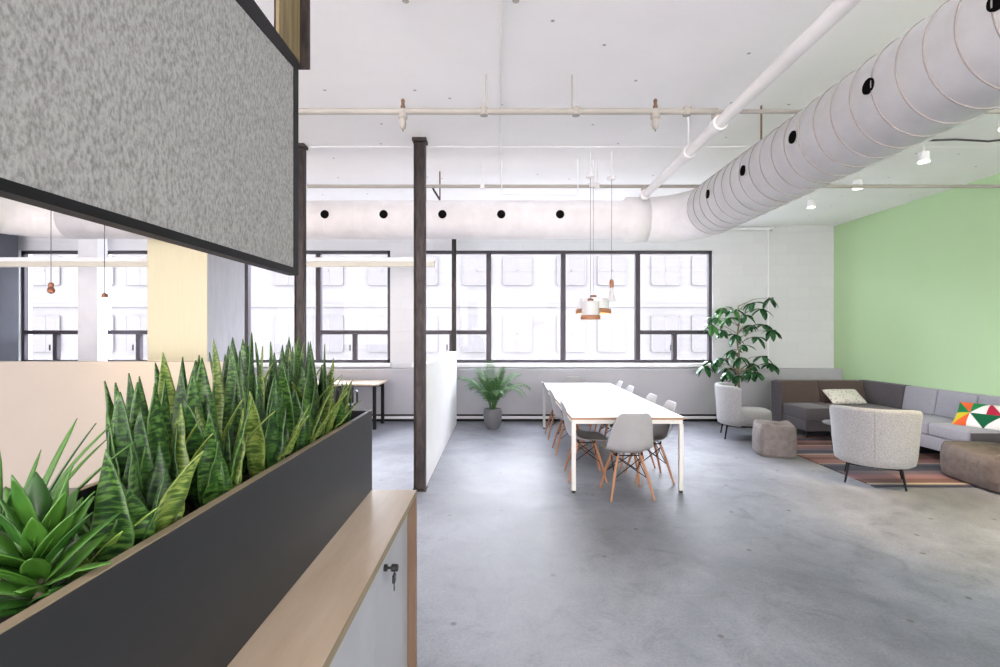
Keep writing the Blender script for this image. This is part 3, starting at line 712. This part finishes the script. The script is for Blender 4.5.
G='pale grey shell chairs round the long table'
chairs=[
 (1.225,4.66,3,'pale grey shell chair at the near end of the white table, back to the viewer'),
 (1.27,7.98,180,'shell chair at the far end of the white table, only its back top showing'),
 (.925,5.23,-92,'nearest shell chair on the left side of the white table'),
 (.915,6.34,-90,'middle shell chair on the left side of the white table'),
 (.905,7.27,-89,'farthest shell chair on the left side of the white table'),
 (1.60,5.17,90,'nearest shell chair on the right side of the white table, half behind the end chair'),
 (1.59,5.76,92,'second shell chair from the near end on the table right side'),
 (1.58,6.69,90,'third shell chair from the near end on the table right side'),
 (1.60,7.36,88,'farthest shell chair on the table right side, toward the window'),
]
for i,(x,y,a,lab) in enumerate(chairs):
    c=ch0 if i==0 else copy_tree(ch0)
    c.location=(x,y,0); c.rotation_euler=(0,0,R(a)); tag(c,lab,'chair',G)

# ------------------------------------------------------------------ palm
pm=thing('potted_palm','feathery green palm in a grey pot on the floor under the window','plant',(-.12,7.88,0))
MB().lathe([(.09,0),(.10,.01),(.145,.14),(.155,.24),(.145,.325),(.135,.33),(.125,.325),(.125,.29),(.0,.29)],28,cap=False).build('pot',M['pot'],pm,smooth='auto')
MB().lathe([(.125,.285),(.06,.30),(.001,.30)],20,cap=False).build('soil',M['soil'],pm)
b=MB(); st=MB(); rg=random.Random(11)
for k in range(26):
    az=k*2.4; ln=rg.uniform(.2,1.45); L=rg.uniform(.60,.90); p=Vector((.03*cos(az),.03*sin(az),.29)); pts=[p.copy()]
    n=12; a=ln*.25
    for i in range(n):
        a=ln*.25+(ln*1.5)*(i/n)**1.6
        tan=Vector((cos(az)*sin(a),sin(az)*sin(a),cos(a))); p=p+tan*L/n; pts.append(p.copy())
    st.tube(pts,[.006*(1-.7*i/n) for i in range(n+1)],6)
    for i in range(4,n+1):
        t=i/n; tan=(pts[i]-pts[i-1]).normalized(); sd=tan.cross(Vector((0,0,1))).normalized()
        for s in (-1,1):
            for jj in (0,.5):
                q=pts[i-1]+(pts[i]-pts[i-1])*jj; Ll=.17*(1-.45*abs(t-.6)*2)
                dd=(tan*.75+sd*s*.8+Vector((0,0,-.15))).normalized(); up=dd.cross(tan).normalized(); wv=up.cross(dd).normalized()*.008
                e=q+dd*Ll+Vector((0,0,-.04)); m1=q+dd*Ll*.5
                b._add([q-wv*.5,q+wv*.5,m1+wv,m1-wv,e],[(0,1,2,3),(3,2,4)])
b.build('fronds',M['palmleaf'],pm,smooth=False,solid=.0012); st.build('stem',M['palmleaf'],pm,smooth=True)
# umbrella tree
ut=thing('umbrella_tree','tall leafy green indoor tree standing behind the grey armchair','plant',(4.02,8.05,0))
MB().lathe([(.13,0),(.15,.01),(.18,.30),(.185,.33),(.165,.33),(.16,.29),(.0,.29)],28,cap=False).build('pot',M['blackpl'],ut,smooth='auto')
MB().lathe([(.16,.285),(.001,.30)],20,cap=False).build('soil',M['soil'],ut)
tk_=MB(); lf=MB(); rg=random.Random(21)
trunk=[Vector((0,0,.28)),Vector((-.02,0,.8)),Vector((-.01,0,1.2)),Vector((-.05,0,1.5)),Vector((.0,.0,1.78)),Vector((-.03,0,2.02))]
tk_.tube(trunk,[.022,.019,.017,.014,.011,.007],10)
def leaflet(b,p,d,L,w,mi):
    d=d.normalized(); sd=d.cross(Vector((0,0,1)))
    if sd.length<.1: sd=Vector((1,0,0))
    sd.normalize(); rows=[]; q=p.copy(); n=6; dd=d.copy()
    for i in range(n+1):
        t=i/n; wd=w*max(.03,sin(pi*min(1,t*.92+.06))**.8)
        up=sd.cross(dd).normalized()
        rows.append([q-sd*wd/2+up*wd*.12,q,q+sd*wd/2+up*wd*.12])
        dd=(dd+Vector((0,0,-.13))).normalized(); q=q+dd*L/n
    b.grid(rows,mi)
# branches: px,py of the whorl in the photograph set its height and side reach
wh=[(712,325,-.1),(722,308,.1),(716,318,.0),(735,310,-.15),(752,303,.1),(770,298,0),(762,309,.12),(772,330,-.05),(748,325,.1),(757,337,0),(735,335,-.1),(722,330,.1),(712,362,0),(720,358,-.12),(728,368,.1),(738,376,-.1),(748,372,.05),(752,364,.15),(740,358,-.2),(763,356,0),(772,364,.1),(732,350,.1),(705,366,.05),(728,318,-.1),(745,315,-.1),(728,372,-.1),(756,372,-.05),(742,345,.1),(765,325,.1)]
for k,(px,py,dy) in enumerate(wh):
    Y=8.05+dy; w_=P(px,py,Y)-Vector((4.02,8.05,0))
    zt=max(.9,w_.z-.14); 
    # attach on the trunk
    for a,c in zip(trunk[:-1],trunk[1:]):
        if a.z<=zt<=c.z: at=a.lerp(c,(zt-a.z)/(c.z-a.z))
    mid=at.lerp(w_,.5)+Vector((0,0,.05)); tk_.tube([at,mid,w_],[.007,.005,.003],6)
    nn=rg.randint(5,7); ph=rg.uniform(0,6)
    for j in range(nn):
        az=ph+2*pi*j/nn; dr=Vector((cos(az),sin(az)*.9,rg.uniform(-1.1,.35)))
        leaflet(lf,w_,dr,rg.uniform(.17,.25),rg.uniform(.08,.11),1 if (px<740 and py<328 and j%2==0) else 0)
tk_.build('trunk',M['bark'],ut,smooth=True); lf.build('foliage',[M['treeleaf'],M['treeleaf2']],ut,smooth=True,solid=.002)

# ------------------------------------------------------------------ armchairs
def make_arm():
    o=thing('tub_armchair','x','armchair')
    rows=[]; n=28; A=R(84)
    # swept shell: back stands behind, flares outward to the top; local front is +Y
    zs=[.205,.225,.29,.42,.56,.68,.755,.785,.795]
    ro=[.305,.333,.345,.355,.364,.373,.380,.377,.364]
    th=[.06,.085,.10,.10,.095,.09,.085,.07,.04]
    prof=[(r,z) for r,z in zip(ro,zs)]+[(r-t_,z) for r,t_,z in reversed(list(zip(ro,th,zs)))]
    for i in range(n+1):
        t=i/n; a=-A/1.0+2*A*t
        hsc=1-.05*(abs(2*t-1)**6)
        r=[]
        for (rr,z) in prof:
            z2=.205+(z-.205)*hsc; r.append(Vector((rr*sin(a)*1.02, -rr*cos(a)*.92+.02, z2)))
        r.append(r[0].copy()); rows.append(r)
    b=MB(); b.grid(rows)
    b._add(rows[0][:-1],[tuple(range(len(rows[0])-1))]); b._add(rows[-1][:-1],[tuple(range(len(rows[0])-1))[::-1]])
    b.build('back_shell',M['armfab'],o,smooth=True)
    # seam down the middle of the back
    MB().tube([(0,-rr*.92+.017,z) for rr,z in zip(ro,zs)],.0035,6).build('back_seam',M['armfab'],o,smooth=True)
    # seat cushion
    b=MB(); rows=[]
    for (sc,z) in [(.80,.205),(.96,.225),(1.0,.30),(1.0,.38),(.97,.415),(.86,.435),(.5,.443),(.01,.445)]:
        r=[]
        for k in range(40):
            a=2*pi*k/40; x=.285*sc*math.copysign(abs(cos(a))**.75,cos(a)); yy=(.37 if sin(a)>0 else .28)*sc*math.copysign(abs(sin(a))**.75,sin(a))
            r.append(Vector((x,yy+.07,z)))
        r.append(r[0].copy()); rows.append(r)
    b.grid(rows); b._add(rows[0][:-1],[tuple(range(40))[::-1]]); b.build('seat_cushion',M['armfab'],o,smooth=True)
    fr=MB()
    for sy in (-1,1): fr.box(-.22,.22,sy*.21-.012+.03,sy*.21+.012+.03,.185,.207)
    for sx in (-1,1): fr.box(sx*.21-.012,sx*.21+.012,-.19,.25,.186,.206)
    fr.build('seat_frame',M['black'],o,bevel=.003)
    for sx in (-1,1):
        for sy in (-1,1):
            MB().tube([(sx*.212,sy*.21+.03,.20),(sx*.245,sy*.245+.03,0)],[.013,.009],8).build('leg',M['black'],o,smooth='auto')
    return o
a0=make_arm(); a0.location=(3.91,5.02,.012); a0.rotation_euler=(0,0,R(-36)); tag(a0,'speckled grey tub armchair on the striped rug, back to the viewer','armchair','grey tub armchairs')
a1=copy_tree(a0); a1.location=(3.60,7.25,0); a1.rotation_euler=(0,0,R(-108)); tag(a1,'light grey tub armchair seen from the side below the leafy tree','armchair','grey tub armchairs')

# ------------------------------------------------------------------ poufs
def pouf(name,x,y,sx,sy,h,rz,m,lab,sag):
    b=MB(); rows=[]; n=40; zs=[0,.02,.10,.3,.6,.85,.95,.985,1,1.0,.985]; sc=[.90,.96,1.0,1.02,1.01,.985,.94,.87,.72,.4,.01]
    rg=random.Random(int(x*100))
    for z,s in zip(zs,sc):
        r=[]
        for k in range(n):
            a=2*pi*k/n; e=.42
            px=sx/2*s*math.copysign(abs(cos(a))**e,cos(a)); py=sy/2*s*math.copysign(abs(sin(a))**e,sin(a))
            zz=h*z+(.016*sin(3*a+1)+.01*sin(5*a))*(z>.9)-(sag*(1-s) if z>.9 else 0)
            r.append(Vector((px*(1+.012*sin(7*a+z*5)),py*(1+.012*cos(6*a+z*4)),zz)))
        r.append(r[0].copy()); rows.append(r)
    b.grid(rows); b._add(rows[0][:-1],[tuple(range(n))[::-1]])
    o=thing(name,lab,'pouf',(x,y,0),rz); b.build('cover',m,o,smooth=True)
    # stitched corner seams
    if x>4: o.location.z=.013
    sm=MB()
    for k in (5,15,25,35): sm.tube([rows[i][k]*1.003 for i in range(1,8)],.003,5)
    sm.build('seam',m,o,smooth=True); return o
pouf('square_pouf',3.55,6.22,.45,.43,.41,R(-14),M['pouf'],'slouchy taupe square pouf beside the rug below the armchair',.03)
pouf('square_pouf',5.22,4.93,.86,.80,.37,R(-4),M['pouf2'],'large brown square pouf cut by the right picture edge',.02)

# ------------------------------------------------------------------ rug, side table
rg_=MB().box(3.80,6.0,4.86,7.25,0,.012).build('striped_rug',M['rug'],bevel=.004); tag(rg_,'striped pink, navy and brown woven rug under the armchair','rug')
st_=thing('side_table','small round grey side table with hairpin legs behind the armchair','table',(4.66,6.50,.012))
MB().lathe([(.24,.318),(.25,.322),(.25,.338),(.245,.342),(.0,.342)],36).build('tabletop',M['pot'],st_,smooth='auto')
for k in range(3):
    a=R(200+120*k); c_=Vector((cos(a),sin(a),0)); sd=Vector((-sin(a),cos(a),0))
    MB().tube([c_*.17+sd*.04+Vector((0,0,.318)),c_*.215+sd*.008+Vector((0,0,.01)),c_*.217+Vector((0,0,.004)),c_*.215-sd*.008+Vector((0,0,.01)),c_*.17-sd*.04+Vector((0,0,.318))],.004,6).build('leg',M['black'],st_)

# ------------------------------------------------------------------ sofa
sf=thing('sectional_sofa','long L shaped grey and brown sectional sofa in the green wall corner','sofa',(0,0,0))
YB0,YB1=7.05,7.92; XL=4.50; XR=6.04; XF=5.29; YE=5.40; BKX=5.86; BKY=7.68
def soft(name,x0,x1,y0,y1,z0,z1,m,r=.03,par=None):
    return MB().box(x0,x1,y0,y1,z0,z1).build(name,m,par or sf,smooth=True,bevel=r,seg=4)
soft('base',XL,XF,YB0+.01,YB1,.12,.27,M['sofadk'],.012)
soft('base',XF,XR,YB0-.35,YB1,.12,.27,M['sofadk'],.012)
soft('base',XF,XR,YE,YB0-.355,.14,.30,M['sofalt'],.012)
sx=[XL,4.93,5.40]
soft('seat_cushion',XL,XL+.46,YB0,BKY,.275,.46,M['sofadk'],.025); soft('seat_cushion',XL+.463,XF,YB0,BKY,.275,.46,M['sofabr'],.025)
soft('seat_cushion',XF+.003,BKX,YB0-.35,BKY,.275,.46,M['sofadk'],.025)
soft('seat_cushion',XF,BKX,5.935,YB0-.355,.302,.46,M['sofalt'],.03); soft('seat_cushion',XF-.01,BKX,YE,5.93,.302,.465,M['sofalt'],.035)
back=[]
def tilt_back_y(x0,x1,m):  # back cushion against the window wall
    b=MB(); vs=[(x0,BKY-.03,.455),(x1,BKY-.03,.455),(x1,YB1,.455),(x0,YB1,.455),(x0,BKY+.06,.80),(x1,BKY+.06,.80),(x1,YB1,.80),(x0,YB1,.80)]
    b._add(vs,[(0,3,2,1),(4,5,6,7),(0,1,5,4),(1,2,6,5),(2,3,7,6),(3,0,4,7)]); b.build('back_cushion',m,sf,smooth=True,bevel=.022,seg=3)
def tilt_back_x(y0,y1,m):
    b=MB(); vs=[(BKX-.02,y0,.455),(XR,y0,.455),(XR,y1,.455),(BKX-.02,y1,.455),(BKX+.04,y0,.80),(XR,y0,.80),(XR,y1,.80),(BKX+.04,y1,.80)]
    b._add(vs,[(0,3,2,1),(4,5,6,7),(0,1,5,4),(1,2,6,5),(2,3,7,6),(3,0,4,7)]); b.build('back_cushion',m,sf,smooth=True,bevel=.022,seg=3)
soft('side_panel',XL-.03,XL-.001,BKY-.04,YB1,.12,.79,M['sofadk'],.012)
tilt_back_y(XL,5.12,M['sofabr']); tilt_back_y(5.125,BKX-.01,M['sofabr'])
tilt_back_x(7.0,YB1,M['sofadk'])
tilt_back_x(6.475,6.995,M['sofalt']); tilt_back_x(5.93,6.47,M['sofalt']); tilt_back_x(YE,5.925,M['sofalt'])
soft('side_panel',BKX,XR,YE-.025,YE-.001,.14,.79,M['sofadk'],.01)  # dark panels here and below paint in the unlit end of the light grey part
soft('end_panel',XF,BKX-.001,YE-.02,YE-.001,.14,.44,M['sofadk'],.008)
for (x,y) in [(XL+.06,YB0+.08),(XL+.06,YB1-.08),(XF+.08,YB0-.25),(XR-.08,YB1-.08),(XF+.08,YE+.08),(XR-.1,YE+.08),(XF+.08,6.3)]:
    onrug = 3.8<x<6.0 and y<7.25
    MB().tube([(x,y,.014 if onrug else .0),(x,y,.145)],[.012,.02],10).build('leg',M['black'],sf)
# cushions
def pillow_mesh(w,h,th,mats,name,loc,rot,lab,tri=False):
    n=56; b=MB()
    for side in (1,-1):
        rows=[]
        for i in range(n+1):
            r=[]
            for k in range(n+1):
                u=k/n*2-1; v=i/n*2-1
                e=max(0,(1-u**4))*max(0,(1-v**4)); pin=1-.05*(1-u*u)*abs(v)**3*0-.06*(u*u*(1-v*v)+v*v*(1-u*u))*0
                r.append(Vector((w/2*u*(1-.06*(1-v*v)) , side*th/2*e**.55, h/2*v*(1-.06*(1-u*u)))))
            rows.append(r if side<0 else r[::-1])
        o0=len(b.f); b.grid(rows)
        if tri:
            for i in range(n):
                for k in range(n):
                    u=(k+.5)/n*2-1; v=(i+.5)/n*2-1
                    if side>0: u=-u
                    # bold triangles in two rows of squares
                    cu=(u+1)*2.0; cv=(v+1)*1.0; iu=int(cu)%4; iv=int(cv)%2; fu=cu-int(cu); fv=cv-int(cv)
                    up=(fu+fv>1) if (iu+iv)%2 else (fu>fv)
                    tab=[[(4,5),(1,7),(7,1),(3,5)],[(0,5),(0,1),(2,1),(2,3)]]
                    b.m[o0+i*n+k]=tab[iv][iu][1 if up else 0]
    o=b.build(name,mats,smooth=True,loc=loc,rot=rot); return tag(o,lab,'cushion')
pillow_mesh(.56,.30,.13,M['cushw'],'throw_pillow',(5.38,7.50,.575),(R(-52),0,R(4)),'cream patterned cushion lying on the dark back part of the sofa')
pillow_mesh(.62,.36,.15,TRI,'throw_pillow',(5.70,5.60,.575),(R(-38),0,R(-66)),'multicoloured cushion with green, red and yellow triangles on the sofa',True)

# ------------------------------------------------------------------ desk and office chair behind the plants
dk=thing('office_desk','pale desk with thin black legs by the window behind the planter','desk',(0,0,0))
MB().box(-3.5,-1.97,7.72,8.42,.715,.745).build('desktop',M['ply'],dk,bevel=.003)
for x in (-3.42,-2.04):
    for y in (7.80,8.34): MB().box(x-.025,x+.025,y-.025,y+.025,0,.715).build('leg',M['black'],dk,bevel=.003)
MB().box(-3.4,-2.06,8.33,8.35,.64,.71).build('crossbar',M['black'],dk)
oc=thing('office_chair','black office chair partly seen at the far end of the planter','chair',(-2.46,7.25,0),R(20))
MB().box(-.23,.23,-.23,.23,.44,.50).build('seat',M['blackpl'],oc,bevel=.025,smooth=True,seg=4)
b=MB(); b.grid([[(x_,-.25-.05*(1-(x_/.22)**2),z_) for x_ in [(-.22+.055*k) for k in range(9)]] for z_ in (.54,.60,.67,.74,.80)]); b.build('backrest',M['blackpl'],oc,smooth=True,solid=.03)
MB().tube([(0,-.20,.45),(0,-.32,.50),(0,-.315,.75)],.018,8).build('back_support',M['black'],oc)
for s in (-1,1): MB().tube([(s*.22,0,.46),(s*.29,0,.50),(s*.29,.0,.66),(s*.29,-.12,.67),(s*.29,.14,.67)],.016,8).build('armrest',M['blackpl'],oc)
MB().tube([(0,0,.09),(0,0,.44)],.028,12).build('gas_lift',M['black'],oc)
for k in range(5):
    a=2*pi*k/5; l=MB().tube([(0,0,.10),(.28*cos(a),.28*sin(a),.07)],[.025,.014],8).build('base_arm',M['blackpl'],oc)
    MB().lathe([(.026,-.012),(.026,.012)],14,axis='x',c=(.28*cos(a),.28*sin(a),.027)).build('caster',M['black'],l)

# ------------------------------------------------------------------ light, camera, colour
wd=bpy.data.worlds.new('sky'); SC.world=wd; wd.use_nodes=True; nt=wd.node_tree; bg=nt.nodes['Background']; L=nt.links
tc=N(nt,'ShaderNodeTexCoord'); sp=N(nt,'ShaderNodeSeparateXYZ'); L.new(tc.outputs['Generated'],sp.inputs[0])
rr=ramp(nt,[(0.0,(.56,.51,.515)),(.45,(.64,.595,.61)),(.62,(.94,.95,1.09)),(1,(.98,1.0,1.13))])
mr=N(nt,'ShaderNodeMapRange'); mr.inputs['From Min'].default_value=-1; mr.inputs['From Max'].default_value=1; L.new(sp.outputs[1],mr.inputs[0]); L.new(mr.outputs[0],rr.inputs[0]); L.new(rr.outputs[0],bg.inputs[0])
bg.inputs[1].default_value=5.6
sun=bpy.data.lights.new('overcast_sun','SUN'); sun.energy=1.2; sun.angle=R(60); sun.color=(.95,.97,1)
so_=bpy.data.objects.new('overcast_sun',sun); COL.objects.link(so_)
so_.rotation_euler=Vector((.15,-.86,-.5)).to_track_quat('-Z','Y').to_euler()
def bulb_light(p,e,c,r=.03):
    l=bpy.data.lights.new('bulb_light','POINT'); l.energy=e; l.color=c; l.shadow_soft_size=r; o=bpy.data.objects.new('bulb_light',l); COL.objects.link(o); o.location=p
bulb_light(P(104.5,306,4.2),14,(1,.75,.42))
bulb_light((1.04,5.35,EYE+.19),4,(1,.8,.5))
cam=bpy.data.cameras.new('camera'); co=bpy.data.objects.new('camera',cam); COL.objects.link(co); SC.camera=co
co.location=(0,0,EYE); co.rotation_euler=(R(90),0,0); cam.sensor_width=36; cam.lens=F/1000*36; cam.clip_start=.02
SC.view_settings.view_transform='Standard'; SC.view_settings.look='None'; SC.view_settings.gamma=1; SC.view_settings.use_curve_mapping=False
SC.view_settings.exposure=1.36
SC.cycles.max_bounces=10; SC.cycles.diffuse_bounces=6; SC.cycles.use_denoising=True
try: SC.cycles.sample_clamp_indirect=10
except Exception: pass
